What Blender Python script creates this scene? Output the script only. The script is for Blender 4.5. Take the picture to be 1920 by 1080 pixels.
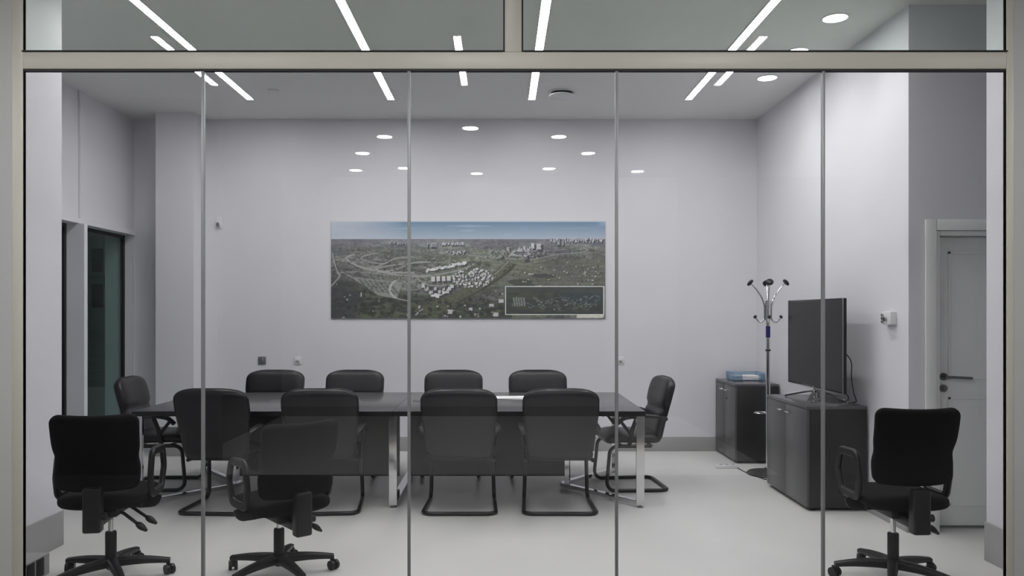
import bpy, bmesh, math, random
import numpy as np
from mathutils import Vector, Matrix
R = math.radians
for o in list(bpy.data.objects):
    bpy.data.objects.remove(o, do_unlink=True)
SC = bpy.context.scene
COL = SC.collection

# ------------------------------------------------------------------ camera
cam = bpy.data.cameras.new('camera')
cam.sensor_width = 36.0
F = 1460.0
cam.lens = F / 1920 * 36
CX, CY, CH = 938.0, 588.0, 1.5
cam.shift_x = (960 - CX) / 1920
cam.shift_y = (CY - 540) / 1920
cam.clip_start = 0.05
camo = bpy.data.objects.new('camera', cam)
COL.objects.link(camo)
camo.location = (0, 0, CH)
camo.rotation_euler = (R(90), 0, 0)
SC.camera = camo

# ------------------------------------------------------------------ world, exposure
w = bpy.data.worlds.new('night')
SC.world = w
w.use_nodes = True
w.node_tree.nodes['Background'].inputs[0].default_value = (0.60, 0.72, 0.70, 1)
w.node_tree.nodes['Background'].inputs[1].default_value = 0.075
SC.view_settings.view_transform = 'Standard'
SC.view_settings.look = 'None'
SC.view_settings.exposure = 0.0
SC.view_settings.gamma = 1.0
SC.view_settings.use_curve_mapping = False
STRIP_L = 51.5      # radiance of the recessed strips in the meeting room
SPOT_W = 8.0       # wall-washing downlights
LOBBY_SPOT_L = 105.0
LOBBY_LAMP_L = 225.0

# ------------------------------------------------------------------ helpers
def s2l(c):
    return tuple(((v / 255) / 12.92 if v / 255 <= .04045 else ((v / 255 + .055) / 1.055) ** 2.4) for v in c)

def pbr(name, col, rough=.5, metal=0., var=.04, scale=12., bump=0., bscale=200., coat=0., spec=.5, stretch=None):
    m = bpy.data.materials.new(name)
    m.use_nodes = True
    nt = m.node_tree
    b = nt.nodes['Principled BSDF']
    b.inputs['Roughness'].default_value = rough
    b.inputs['Metallic'].default_value = metal
    b.inputs['Specular IOR Level'].default_value = spec
    b.inputs['Coat Weight'].default_value = coat
    tc = nt.nodes.new('ShaderNodeTexCoord')
    src = tc.outputs['Object']
    if stretch:
        mp = nt.nodes.new('ShaderNodeMapping')
        mp.inputs['Scale'].default_value = stretch
        nt.links.new(src, mp.inputs[0])
        src = mp.outputs[0]
    n = nt.nodes.new('ShaderNodeTexNoise')
    n.inputs['Scale'].default_value = scale
    n.inputs['Detail'].default_value = 4
    nt.links.new(src, n.inputs['Vector'])
    cr = nt.nodes.new('ShaderNodeValToRGB')
    cr.color_ramp.elements[0].color = (*[max(0, c * (1 - var)) for c in col], 1)
    cr.color_ramp.elements[1].color = (*[min(1, c * (1 + var)) for c in col], 1)
    cr.color_ramp.elements[0].position = .3
    cr.color_ramp.elements[1].position = .7
    nt.links.new(n.outputs['Fac'], cr.inputs[0])
    nt.links.new(cr.outputs[0], b.inputs['Base Color'])
    if bump:
        n2 = nt.nodes.new('ShaderNodeTexNoise')
        n2.inputs['Scale'].default_value = bscale
        nt.links.new(src, n2.inputs['Vector'])
        bp = nt.nodes.new('ShaderNodeBump')
        bp.inputs['Strength'].default_value = bump
        bp.inputs['Distance'].default_value = .002
        nt.links.new(n2.outputs['Fac'], bp.inputs['Height'])
        nt.links.new(bp.outputs[0], b.inputs['Normal'])
    return m

def emit(name, col, strength):
    m = bpy.data.materials.new(name)
    m.use_nodes = True
    nt = m.node_tree
    nt.nodes.remove(nt.nodes['Principled BSDF'])
    e = nt.nodes.new('ShaderNodeEmission')
    e.inputs[0].default_value = (*col, 1)
    e.inputs[1].default_value = strength
    nt.links.new(e.outputs[0], nt.nodes['Material Output'].inputs[0])
    return m

def glass(name, tint, f0=.045, rough=0.0):
    """thin architectural pane: clear transmission plus a mirror reflection that grows at grazing angles"""
    m = bpy.data.materials.new(name)
    m.use_nodes = True
    nt = m.node_tree
    nt.nodes.remove(nt.nodes['Principled BSDF'])
    g = nt.nodes.new('ShaderNodeNewGeometry')
    d = nt.nodes.new('ShaderNodeVectorMath'); d.operation = 'DOT_PRODUCT'
    nt.links.new(g.outputs['Normal'], d.inputs[0]); nt.links.new(g.outputs['Incoming'], d.inputs[1])
    def mt(op, a, bv=None):
        n = nt.nodes.new('ShaderNodeMath'); n.operation = op
        for i, v in enumerate((a, bv)):
            if v is None: continue
            if isinstance(v, (int, float)): n.inputs[i].default_value = v
            else: nt.links.new(v, n.inputs[i])
        return n.outputs[0]
    c = mt('ABSOLUTE', d.outputs['Value'])
    k = mt('POWER', mt('SUBTRACT', 1.0, c), 5.0)
    f = mt('ADD', mt('MULTIPLY', k, 1 - f0), f0)
    t = nt.nodes.new('ShaderNodeBsdfTransparent'); t.inputs[0].default_value = (*tint, 1)
    gl = nt.nodes.new('ShaderNodeBsdfGlossy'); gl.inputs['Roughness'].default_value = rough
    gl.inputs[0].default_value = (1, 1, 1, 1)
    mx = nt.nodes.new('ShaderNodeMixShader')
    nt.links.new(f, mx.inputs[0]); nt.links.new(t.outputs[0], mx.inputs[1]); nt.links.new(gl.outputs[0], mx.inputs[2])
    nt.links.new(mx.outputs[0], nt.nodes['Material Output'].inputs[0])
    return m

def link(name, bm, mat, parent=None, smooth=True, angle=38):
    bmesh.ops.recalc_face_normals(bm, faces=bm.faces)
    me = bpy.data.meshes.new(name)
    bm.to_mesh(me); bm.free()
    if mat: me.materials.append(mat)
    if smooth:
        me.shade_smooth(); me.set_sharp_from_angle(angle=R(angle))
    o = bpy.data.objects.new(name, me)
    COL.objects.link(o)
    if parent: o.parent = parent
    return o

def box(bm, x0, x1, y0, y1, z0, z1, bev=0., seg=2):
    r = bmesh.ops.create_cube(bm, size=1)
    vs = r['verts']
    for v in vs:
        v.co = Vector(((x0 + x1) / 2 + v.co.x * (x1 - x0), (y0 + y1) / 2 + v.co.y * (y1 - y0), (z0 + z1) / 2 + v.co.z * (z1 - z0)))
    if bev:
        es = list({e for v in vs for e in v.link_edges})
        bmesh.ops.bevel(bm, geom=es, offset=bev, segments=seg, affect='EDGES', profile=.5)

def boxm(*a, **k):
    bm = bmesh.new(); box(bm, *a, **k); return bm

def cyl(bm, c, r, h, axis='z', seg=32, r2=None):
    m = Matrix.Translation(Vector(c))
    if axis == 'x': m = m @ Matrix.Rotation(R(90), 4, 'Y')
    if axis == 'y': m = m @ Matrix.Rotation(R(-90), 4, 'X')
    bmesh.ops.create_cone(bm, cap_ends=True, segments=seg, radius1=r, radius2=r if r2 is None else r2, depth=h, matrix=m)

def loft(bm, rings, caps=True, closed=False):
    vr = [[bm.verts.new(p) for p in ring] for ring in rings]
    n = len(vr[0])
    k = len(vr)
    for i in range(k if closed else k - 1):
        a, b = vr[i], vr[(i + 1) % k]
        for j in range(n):
            bm.faces.new((a[j], a[(j + 1) % n], b[(j + 1) % n], b[j]))
    if caps and not closed:
        bm.faces.new(vr[0][::-1]); bm.faces.new(vr[-1])

def fillet(pts, r, seg=6, closed=False):
    pts = [Vector(p) for p in pts]
    out = []
    n = len(pts)
    for i, p in enumerate(pts):
        if not closed and i in (0, n - 1):
            out.append(p); continue
        a = pts[i - 1] - p; b = pts[(i + 1) % n] - p
        la, lb = a.length, b.length
        a.normalize(); b.normalize()
        ang = a.angle(b)
        if ang > R(175): out.append(p); continue
        d = min(r / math.tan(ang / 2), la * .48, lb * .48)
        rr = d * math.tan(ang / 2)
        c = p + (a + b).normalized() * (rr / math.sin(ang / 2))
        s, e = p + a * d - c, p + b * d - c
        tot = s.angle(e)
        for k in range(seg + 1):
            t = k / seg
            out.append(c + (s * math.sin((1 - t) * tot) + e * math.sin(t * tot)) / math.sin(tot))
    return out

def sweep(bm, pts, prof, closed=False, up=(0, 0, 1)):
    """prof: list of (a, b) offsets; a along side, b along up-ish"""
    pts = [Vector(p) for p in pts]
    n = len(pts)
    rings = []
    side = None
    for i, p in enumerate(pts):
        if closed: t = (pts[(i + 1) % n] - pts[i - 1]).normalized()
        else:
            t = (pts[min(i + 1, n - 1)] - pts[max(i - 1, 0)]).normalized()
        if side is None:
            u = Vector(up)
            if abs(t.dot(u)) > .95: u = Vector((0, 1, 0)) if abs(t.y) < .9 else Vector((1, 0, 0))
            side = t.cross(u).normalized()
        else:
            side = (side - t * side.dot(t)).normalized()
        b = side.cross(t).normalized()
        rings.append([p + side * a + b * c for a, c in prof])
    loft(bm, rings, closed=closed)

def circ(r, n=12):
    return [(r * math.cos(2 * math.pi * i / n), r * math.sin(2 * math.pi * i / n)) for i in range(n)]

def rprof(a, b, bev=.003):
    a /= 2; b /= 2
    return [(a, -b + bev), (a, b - bev), (a - bev, b), (-a + bev, b), (-a, b - bev), (-a, -b + bev), (-a + bev, -b), (a - bev, -b)]

def super_ring(c, A, B, a, bf, bb, n=36, ex=3.2, cup=0.):
    """cushion cross-section around c: half width a along A, thickness bf along +B and bb along -B"""
    out = []
    for i in range(n):
        t = 2 * math.pi * i / n
        ct, st = math.cos(t), math.sin(t)
        u = math.copysign(abs(ct) ** (2 / ex), ct); v = math.copysign(abs(st) ** (2 / ex), st)
        out.append(c + A * (u * a) + B * ((bf if v > 0 else bb) * v + cup * u * u))
    return out

def lathe(bm, prof, c=(0, 0, 0), seg=32):
    rings = [[Vector((c[0] + r * math.cos(2 * math.pi * k / seg), c[1] + r * math.sin(2 * math.pi * k / seg), c[2] + z)) for k in range(seg)] for r, z in prof]
    loft(bm, rings)

def empty(name, loc, rz=0.):
    o = bpy.data.objects.new(name, None)
    o.empty_display_size = .1
    COL.objects.link(o)
    o.location = loc; o.rotation_euler = (0, 0, rz)
    return o

def tag(o, label=None, cat=None, group=None, kind=None):
    if label: o['label'] = label
    if cat: o['category'] = cat
    if group: o['group'] = group
    if kind: o['kind'] = kind
    return o

def struct(name, bm, mat, label, cat, smooth=False):
    return tag(link(name, bm, mat, smooth=smooth), label, cat, kind='structure')

def copy_tree(o, parent=None):
    c = o.copy(); COL.objects.link(c)
    if parent: c.parent = parent
    for ch in list(o.children): copy_tree(ch, c)
    return c

def at(x, y, Y):          # a point seen at photo pixel (x, y) and standing at depth Y
    return Vector(((x - CX) / F * Y, Y, CH - (y - CY) / F * Y))

# ------------------------------------------------------------------ materials
M = {}
M['wall'] = pbr('white_wall_paint', (.74, .74, .775), .6, var=.012, scale=2.5, bump=.05, bscale=120)
M['ceil'] = pbr('white_ceiling_paint', (.78, .78, .77), .7, var=.012, scale=2)
M['skirt'] = pbr('grey_skirting_vinyl', (.36, .36, .36), .4, var=.03, scale=5)
M['alu'] = pbr('beige_anodised_aluminium', (.61, .575, .48), .45, .05, var=.03, scale=3, stretch=(1, 1, 1))
M['alu_edge'] = pbr('grey_joint_profile', (.27, .27, .27), .4, .2, var=.05)
M['rubber'] = pbr('black_seal_rubber', (.012, .012, .012), .6, var=.1)
M['leather'] = pbr('black_leather', (.008, .008, .0105), .36, var=.25, scale=9, bump=.25, bscale=260, spec=.45)
M['fabric'] = pbr('black_woven_fabric', (.004, .004, .0045), .85, var=.3, scale=60, bump=.5, bscale=700, spec=.2)
M['plastic'] = pbr('black_moulded_plastic', (.012, .012, .013), .42, var=.15, scale=20, spec=.4)
M['tube'] = pbr('black_lacquered_tube', (.009, .009, .010), .3, var=.1, spec=.5)
M['chrome'] = pbr('polished_chrome', (.72, .72, .73), .10, 1., var=.02)
M['steel'] = pbr('brushed_steel', (.42, .42, .42), .3, 1., var=.05, scale=30)
M['dsteel'] = pbr('dark_brushed_steel', (.20, .20, .20), .35, .8, var=.05, scale=30)
M['tabletop'] = pbr('dark_grey_laminate', (.088, .086, .092), .26, var=.08, scale=40, spec=.5, stretch=(1, 8, 1))
M['panel'] = pbr('charcoal_laminate_panel', (.022, .022, .023), .5, var=.08, scale=30)
M['cabinet'] = pbr('graphite_cabinet_laminate', (.074, .075, .077), .32, var=.06, scale=20, stretch=(1, 1, 6))
M['cab_side'] = pbr('graphite_cabinet_carcass', (.017, .018, .018), .4, var=.06, scale=20)
M['white'] = pbr('white_plastic', (.72, .72, .73), .4, var=.02)
M['greyplate'] = pbr('grey_plate_plastic', (.19, .195, .21), .35, .3, var=.04)
M['paper'] = pbr('white_paper', (.82, .82, .84), .8, var=.02)
M['door'] = pbr('light_grey_door_paint', (.84, .85, .84), .5, var=.015, scale=3)
M['tv_body'] = pbr('black_gloss_plastic', (.008, .008, .009), .2, var=.1)
M['screen'] = pbr('black_display_glass', (.010, .010, .011), .18, var=.05, spec=.2)
M['label_blue'] = pbr('blue_sticker', (.02, .02, .13), .4, var=.1)
M['strip'] = emit('led_strip_diffuser', (1.0, 1.0, .985), STRIP_L)
M['spot_disc'] = emit('downlight_diffuser', (.97, .98, 1.0), 14)
M['lobby_disc'] = emit('lobby_downlight_diffuser', (1.0, .98, .95), LOBBY_SPOT_L)
M['lobby_lamp'] = emit('hanging_lamp_diffuser', (.96, .97, 1.0), LOBBY_LAMP_L)
M['pane'] = glass('clear_partition_glass', (.975, .97, .975), .043)
M['pane_top'] = glass('green_tinted_glass', (.935, .965, .94), .043)
M['night_pane'] = glass('window_glass', (.74, .84, .81), .02)
M['tray'] = None

def floor_mat():
    m = pbr('pale_speckled_vinyl', (.655, .655, .64), .38, var=.035, scale=1.5, spec=.4)
    nt = m.node_tree
    b = nt.nodes['Principled BSDF']
    base = b.inputs['Base Color'].links[0].from_socket
    tc = [n for n in nt.nodes if n.type == 'TEX_COORD'][0]
    v = nt.nodes.new('ShaderNodeTexVoronoi'); v.inputs['Scale'].default_value = 16
    nt.links.new(tc.outputs['Object'], v.inputs['Vector'])
    cr = nt.nodes.new('ShaderNodeValToRGB')
    cr.color_ramp.elements[0].position = .03; cr.color_ramp.elements[0].color = (.5, .5, .5, 1)
    cr.color_ramp.elements[1].position = .07; cr.color_ramp.elements[1].color = (1, 1, 1, 1)
    nt.links.new(v.outputs['Distance'], cr.inputs[0])
    mx = nt.nodes.new('ShaderNodeMix'); mx.data_type = 'RGBA'; mx.blend_type = 'MULTIPLY'
    mx.inputs[0].default_value = .35
    nt.links.new(base, mx.inputs[6]); nt.links.new(cr.outputs[0], mx.inputs[7])
    nt.links.new(mx.outputs[2], b.inputs['Base Color'])
    return m
M['floor'] = floor_mat()
M['lobby_floor'] = pbr('pale_lobby_tile', (.55, .55, .55), .5, var=.04, scale=2)
M['lobby_mat'] = pbr('charcoal_lobby_carpet', (.05, .05, .05), .9, var=.2, scale=50)
M['lobby_wall'] = pbr('grey_lobby_paint', (.22, .22, .23), .7, var=.03, scale=2)
M['lobby_dark'] = pbr('charcoal_lobby_panel', (.025, .025, .027), .6, var=.1, scale=4)
M['lobby_front'] = pbr('greige_lobby_panel', (.50, .495, .46), .55, var=.03, scale=2)

def tray_mat():
    m = bpy.data.materials.new('translucent_blue_acrylic')
    m.use_nodes = True
    nt = m.node_tree
    b = nt.nodes['Principled BSDF']
    b.inputs['Base Color'].default_value = (.46, .56, .66, 1)
    b.inputs['Roughness'].default_value = .15
    t = nt.nodes.new('ShaderNodeBsdfTransparent'); t.inputs[0].default_value = (.74, .83, .90, 1)
    mx = nt.nodes.new('ShaderNodeMixShader'); mx.inputs[0].default_value = .42
    n = nt.nodes.new('ShaderNodeTexNoise'); n.inputs['Scale'].default_value = 10
    cr = nt.nodes.new('ShaderNodeMapRange'); cr.inputs[3].default_value = .22; cr.inputs[4].default_value = .32
    nt.links.new(n.outputs['Fac'], cr.inputs[0]); nt.links.new(cr.outputs[0], mx.inputs[0])
    nt.links.new(t.outputs[0], mx.inputs[1]); nt.links.new(b.outputs[0], mx.inputs[2])
    nt.links.new(mx.outputs[0], nt.nodes['Material Output'].inputs[0])
    return m
M['tray'] = tray_mat()

# ------------------------------------------------------------------ room shell
YG = 3.40            # glass partition
YB = 8.50            # back wall
ZC = 3.62            # ceiling
XL, XR = -4.0, 2.80  # left (window) wall, right wall
XNL, XNR = -2.85, 2.96   # near side walls by the partition
YNL, YNR = 5.06, 4.74    # where they end
YD = 5.34            # door wall
T = .12
struct('floor', boxm(-4.3, 4.4, YG - .03, YB + .15, -.12, 0), M['floor'], 'pale speckled vinyl floor of the meeting room', 'floor')
# ceiling with slots is one slab; the lights sit flush in it
struct('ceiling', boxm(-4.3, 4.4, YG - .03, YB + .15, ZC, ZC + .12), M['ceil'], 'white ceiling with long light strips', 'ceiling')
struct('wall_back', boxm(-4.3, XR + T, YB, YB + T, 0, ZC), M['wall'], 'white back wall behind the table', 'wall')
struct('wall_right', boxm(XR, XR + T, YD, YB, 0, ZC), M['wall'], 'white right wall washed by downlights', 'wall')
struct('wall_near_left', boxm(XNL - .9, XNL, YG + .02, YNL, 0, ZC), M['wall'], 'white side wall stub at left of the glass', 'wall')
struct('wall_near_right', boxm(XNR, XNR + 1.3, YG + .02, YNR, 0, ZC), M['wall'], 'white side wall stub at right of the glass', 'wall')
struct('wall_alcove', boxm(4.25, 4.37, YNR, YD + T, 0, ZC), M['wall'], 'side wall of the door alcove', 'wall')
# door wall with the opening
DX0, DX1, DZ = 2.985, 3.97, 2.07
bm = bmesh.new()
box(bm, XR + T, DX0, YD, YD + .2, 0, ZC)
box(bm, DX1, 4.25, YD, YD + .2, 0, ZC)
box(bm, DX0, DX1, YD, YD + .2, DZ, ZC)
struct('wall_door', bm, M['wall'], 'white alcove wall holding the grey door', 'wall')
# back-left column
struct('wall_column', boxm(-3.63, -3.23, 8.20, YB, 0, ZC), M['wall'], 'white square column in the back left corner', 'column')
# left window wall: parapet free openings from floor level up to 2.34
WZ = 2.35
bm = bmesh.new()
box(bm, XL - .3, XL, YNL - .6, YB, WZ, ZC)
box(bm, XL - .3, XL, YNL - .6, 5.5, 0, WZ)
box(bm, XL - .3, XL, 5.5, YB, 0, .10)
box(bm, XL - .3, XL, YB - .03, YB, .10, WZ)
struct('wall_left', bm, M['wall'], 'white left wall with two tall dark windows', 'wall')
struct('trim_1', boxm(XL - .12, XL + .085, 7.33, 7.39, .10, WZ, bev=.004), M['wall'], 'white post between the two dark windows', 'window post')
struct('trim_2', boxm(XL, XL + .02, 7.38, 7.44, WZ + .05, ZC, bev=.003), M['wall'], 'flat white cover strip above the window post', 'cover strip')
struct('trim_3', boxm(XL, XL + .035, 5.5, YB - .03, WZ, WZ + .05, bev=.004), M['wall'], 'narrow white ledge over the dark windows', 'window ledge')

def night_window(n, y0, y1, label):
    t = empty('window_%d' % n, (XL - .10, (y0 + y1) / 2, .10))
    tag(t, label, 'window', kind='structure')
    h = (y1 - y0) / 2; H = WZ - .10
    bm = bmesh.new(); f = .032
    box(bm, -.018, .018, -h, -h + f, 0, H, bev=.003); box(bm, -.018, .018, h - f, h, 0, H, bev=.003)
    box(bm, -.018, .018, -h + f, h - f, H - f, H, bev=.003); box(bm, -.018, .018, -h + f, h - f, 0, f, bev=.003)
    link('window_frame', bm, M['rubber'], t)
    link('pane', boxm(-.006, .006, -h + f, h - f, f, H - f), M['night_pane'], t, smooth=False)
night_window(1, 5.5, 7.33, 'dark window left of the white window post')
night_window(2, 7.39, YB - .03, 'dark window nearest the back corner')

# skirting boards
def skirt(name, bm, label):
    tag(link(name, bm, M['skirt']), label, 'baseboard', kind='structure')
skirt('baseboard_back', boxm(-3.23, XR, YB - .015, YB, 0, .155, bev=.003), 'grey skirting along the back wall')
skirt('baseboard_right', boxm(XR - .015, XR, YD - .012, YB - .02, 0, .155, bev=.003), 'grey skirting along the right wall')
skirt('baseboard_door', boxm(XR - .015, 2.90, YD - .014, YD, 0, .155, bev=.003), 'short grey skirting left of the door')
skirt('baseboard_left', boxm(XNL, XNL + .015, YG + .03, YNL, 0, .225, bev=.003), 'tall grey skirting on left wall stub')
skirt('baseboard_near_right', boxm(XNR - .015, XNR, YG + .03, YNR, 0, .235, bev=.003), 'tall grey skirting on right wall stub')
skirt('baseboard_column', boxm(-3.645, -3.215, 8.185, YB - .02, 0, .155, bev=.003), 'grey skirting round the corner column')

# door
d = empty('door_1', (0, YD, 0)); tag(d, 'light grey panelled door in the right alcove', 'door', kind='structure')
bm = bmesh.new()
for (a, b, c, e) in ((DX0 - .075, DX0, 0, DZ + .075), (DX1, DX1 + .075, 0, DZ + .075), (DX0, DX1, DZ, DZ + .075)):
    box(bm, a, b, -.018, 0, c, e, bev=.005)
link('casing', bm, M['door'], d)
bm = bmesh.new()
for (a, b, c, e) in ((DX0 + .001, DX0 + .03, .0, DZ - .002), (DX1 - .03, DX1 - .001, 0, DZ - .002), (DX0 + .03, DX1 - .03, DZ - .032, DZ - .002)):
    box(bm, a, b, .0, .14, c, e, bev=.004)
link('jamb', bm, M['door'], d)
bm = bmesh.new()
x0, x1, z0, z1 = DX0 + .034, DX1 - .034, .022, DZ - .036
box(bm, x0, x1, .09, .13, z0, z1, bev=.003)
st = .10
for (a, b) in ((.16, .92), (1.04, z1 - st)):
    for (xa, xb, za, zb) in ((x0 + st, x0 + st + .02, a, b), (x1 - st - .02, x1 - st, a, b), (x0 + st, x1 - st, a, a + .02), (x0 + st, x1 - st, b - .02, b)):
        box(bm, xa, xb, .083, .091, za, zb, bev=.003)
lf = link('door_leaf', bm, M['door'], d)
hx, hz = (1768 - CX) / F * 5.43, CH - (706 - CY) / F * 5.43
bm = bmesh.new()
cyl(bm, (hx, .084, hz), .026, .012, 'y'); cyl(bm, (hx, .06, hz), .010, .05, 'y')
sweep(bm, fillet([(hx, .04, hz), (hx + .03, .036, hz), (hx + .172, .036, hz - .008)], .02), circ(.0095, 10))
h = link('door_handle', bm, M['dsteel'], lf); h['label'] = 'dark steel lever handle'
hz2 = CH - (728 - CY) / F * 5.43
bm = bmesh.new(); cyl(bm, (hx, .084, hz2), .026, .012, 'y'); box(bm, hx - .004, hx + .004, .074, .08, hz2 - .012, hz2 + .010)
link('keyhole_plate', bm, M['dsteel'], lf)

# low grey box on the left with a black vent
fb = empty('floor_vent_box', (XNL + .016, 0, 0)); tag(fb, 'low grey duct box with a black vent at left of floor', 'duct box')
link('housing', boxm(0, .23, YG + .08, 4.50, 0, .12, bev=.004), M['skirt'], fb)
bm = bmesh.new()
for k in range(4): box(bm, .229, .234, 4.10 + k * .09, 4.17 + k * .09, .012, .112, bev=.001)
link('vent', bm, M['rubber'], fb)

# ------------------------------------------------------------------ glass partition
def gx(px): return (px - CX) / F * YG
def gz(py): return CH - (py - CY) / F * YG
FR0, FR1 = YG - .012, YG + .012
def gf(px): return (px - CX) / F * FR0
ZT0, ZT1 = gz(131), gz(99)        # transom
ZTOP = 3.40
def trim(n, bm, mat, label, cat, seal=None):
    o = tag(link('trim_%d' % n, bm, mat), label, cat, kind='structure')
    if seal: link('seal', seal, M['rubber'], o)
    return o
g = .012
# jambs
trim(4, boxm(gf(22), gf(42.5), FR0, FR1, 0, ZTOP, bev=.003), M['alu'], 'beige metal jamb at left of the glass', 'frame',
     boxm(gf(42.5), gx(45.5), YG - .009, FR1, 0, ZTOP))
trim(5, boxm(gf(1887.5), gf(1902), FR0, FR1, 0, ZTOP, bev=.003), M['alu'], 'beige metal jamb at right of the glass', 'frame',
     boxm(gx(1884.5), gf(1887.5), YG - .009, FR1, 0, ZTOP))
sb = bmesh.new()
box(sb, gx(45.5), gx(1884.5), YG - .009, FR1, ZT0 - .008, ZT0); box(sb, gx(45.5), gx(943.5), YG - .02, YG + .02, ZT1, ZT1 + .005)
box(sb, gx(981), gx(1884.5), YG - .02, YG + .02, ZT1, ZT1 + .005)
trim(6, boxm(gf(42.5), gf(1887.5), FR0 - .002, FR1, ZT0, ZT1, bev=.003), M['alu'], 'beige metal crossbar above the tall glass panes', 'frame', sb)
sb = bmesh.new()
box(sb, gx(943.5), gx(946.5), YG - .009, YG + .03, ZT1, ZTOP); box(sb, gx(978), gx(981), YG - .009, YG + .03, ZT1, ZTOP)
trim(7, boxm(gf(946.5), gf(978), FR0, FR1, ZT1, ZTOP, bev=.003), M['alu'], 'short beige metal post between the upper panes', 'frame', sb)
trim(8, boxm(gf(22), gf(1902), FR0, FR1, ZTOP, ZTOP + .08, bev=.003), M['alu'], 'beige metal head of the glass partition', 'frame')
trim(9, boxm(gf(42.5), gf(1887.5), FR0, FR1, 0, .06, bev=.003), M['alu'], 'beige metal sill under the glass panes', 'frame')
jx = [381, 767, 1156, 1543]
for i, px in enumerate(jx):
    bm = bmesh.new()
    box(bm, gx(px) - .0065, gx(px) + .0065, YG - .009, YG + .009, .06, ZT0 - .008, bev=.0015)
    o = trim(10 + i, bm, M['alu_edge'], ('first', 'second', 'third', 'fourth')[i] + ' thin grey joint between tall panes, counted from left', 'glass joint')
edges = [45.5] + jx + [1884.5]
pos = ['leftmost', 'second from left', 'middle', 'second from right', 'rightmost']
for i in range(5):
    a = gx(edges[i]) + (.0065 if i else 0); b = gx(edges[i + 1]) - (.0065 if i < 4 else 0)
    struct('window_%d' % (3 + i), boxm(a, b, YG - .004, YG + .004, .06, ZT0 - .008), M['pane'], '%s of the five tall glass panes' % pos[i], 'glass pane')
struct('window_8', boxm(gx(45.5), gx(943.5), YG - .004, YG + .004, ZT1 + .005, ZTOP), M['pane_top'], 'upper glass pane left of the short post', 'glass pane')
struct('window_9', boxm(gx(981), gx(1884.5), YG - .004, YG + .004, ZT1 + .005, ZTOP), M['pane_top'], 'upper glass pane right of the short post', 'glass pane')

# ------------------------------------------------------------------ lobby on the camera side
ZL = 3.50
LX0, LX1, LY0 = -7.0, 7.0, -4.6
PX0, PX1 = -3.2, 2.6
struct('floor_lobby', boxm(PX0, PX1, LY0, -.45, -.12, 0), M['lobby_floor'], 'pale tiled lobby floor', 'floor')
bm = bmesh.new()
box(bm, LX0, LX1, -.45, YG - .03, -.12, 0); box(bm, LX0, PX0, LY0, -.45, -.12, 0); box(bm, PX1, LX1, LY0, -.45, -.12, 0)
struct('floor_lobby_carpet', bm, M['lobby_mat'], 'charcoal lobby carpet', 'floor')
struct('ceiling_lobby', boxm(LX0, LX1, LY0, YG - .008, ZL, ZL + .12), M['lobby_wall'], 'grey lobby ceiling', 'ceiling')
struct('wall_lobby_back', boxm(PX0, PX1, LY0 - T, LY0, 0, ZL), M['lobby_wall'], 'grey lobby wall', 'wall')
bm = bmesh.new()
box(bm, LX0, PX0, LY0 - T, LY0, 0, ZL); box(bm, PX1, LX1, LY0 - T, LY0, 0, ZL)
struct('wall_lobby_sides', bm, M['lobby_dark'], 'dark lobby wall panels', 'wall')
struct('wall_lobby_left', boxm(LX0 - T, LX0, LY0, YG, 0, ZL), M['lobby_dark'], 'dark lobby side wall', 'wall')
struct('wall_lobby_right', boxm(LX1, LX1 + T, LY0, YG, 0, ZL), M['lobby_dark'], 'dark lobby side wall', 'wall')
struct('wall_lobby_occluder', boxm(LX0, -2.62, -.55, -.43, 0, ZL), M['lobby_dark'], 'added dark panel blocking lobby reflections at left', 'wall')  # added occluder: keeps the left glass reflections dark, with an upright edge
struct('baseboard_lobby', boxm(PX0, PX1, LY0, LY0 + .02, 0, .14), M['rubber'], 'black lobby skirting', 'baseboard')
struct('wall_front_left', boxm(LX0, gf(22), YG - .010, YG + .02, 0, ZC), M['lobby_front'], 'greige panel left of the beige jamb', 'wall')
struct('wall_front_right', boxm(gf(1902), LX1, YG - .010, YG + .02, 0, ZC), M['lobby_front'], 'greige panel right of the beige jamb', 'wall')
struct('wall_front_top', boxm(gf(22), gf(1902), YG - .010, YG + .02, ZTOP + .08, ZC), M['lobby_front'], 'greige panel over the glass', 'wall')

# ------------------------------------------------------------------ lights
def strip_light(x, y0, y1, label):
    t = empty('strip_light', (x, (y0 + y1) / 2, ZC)); tag(t, label, 'ceiling light', 'long recessed strips of the meeting room ceiling')
    h = (y1 - y0) / 2
    link('diffuser', boxm(-.031, .031, -h, h, -.004, .002), M['strip'], t, smooth=False)
    bm = bmesh.new()
    for s in (-1, 1): box(bm, s * .0355 - .0045, s * .0355 + .0045, -h - .009, h + .009, -.006, .002)
    for s in (-1, 1): box(bm, -.031, .031, s * (h + .0045) - .0045, s * (h + .0045) + .0045, -.006, .002)
    link('trim_frame', bm, M['white'], t, smooth=False)
for x, nm in ((-2.47, 'leftmost long white strip light over the window end of table'), (-1.08, 'second long white strip light from the left'),
              (.312, 'long white strip light right of the short upper post'), (1.86, 'rightmost long white strip light, nearest the round downlights')):
    strip_light(x, 5.20 if x < -2 else 4.4, 7.70, nm)

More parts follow.
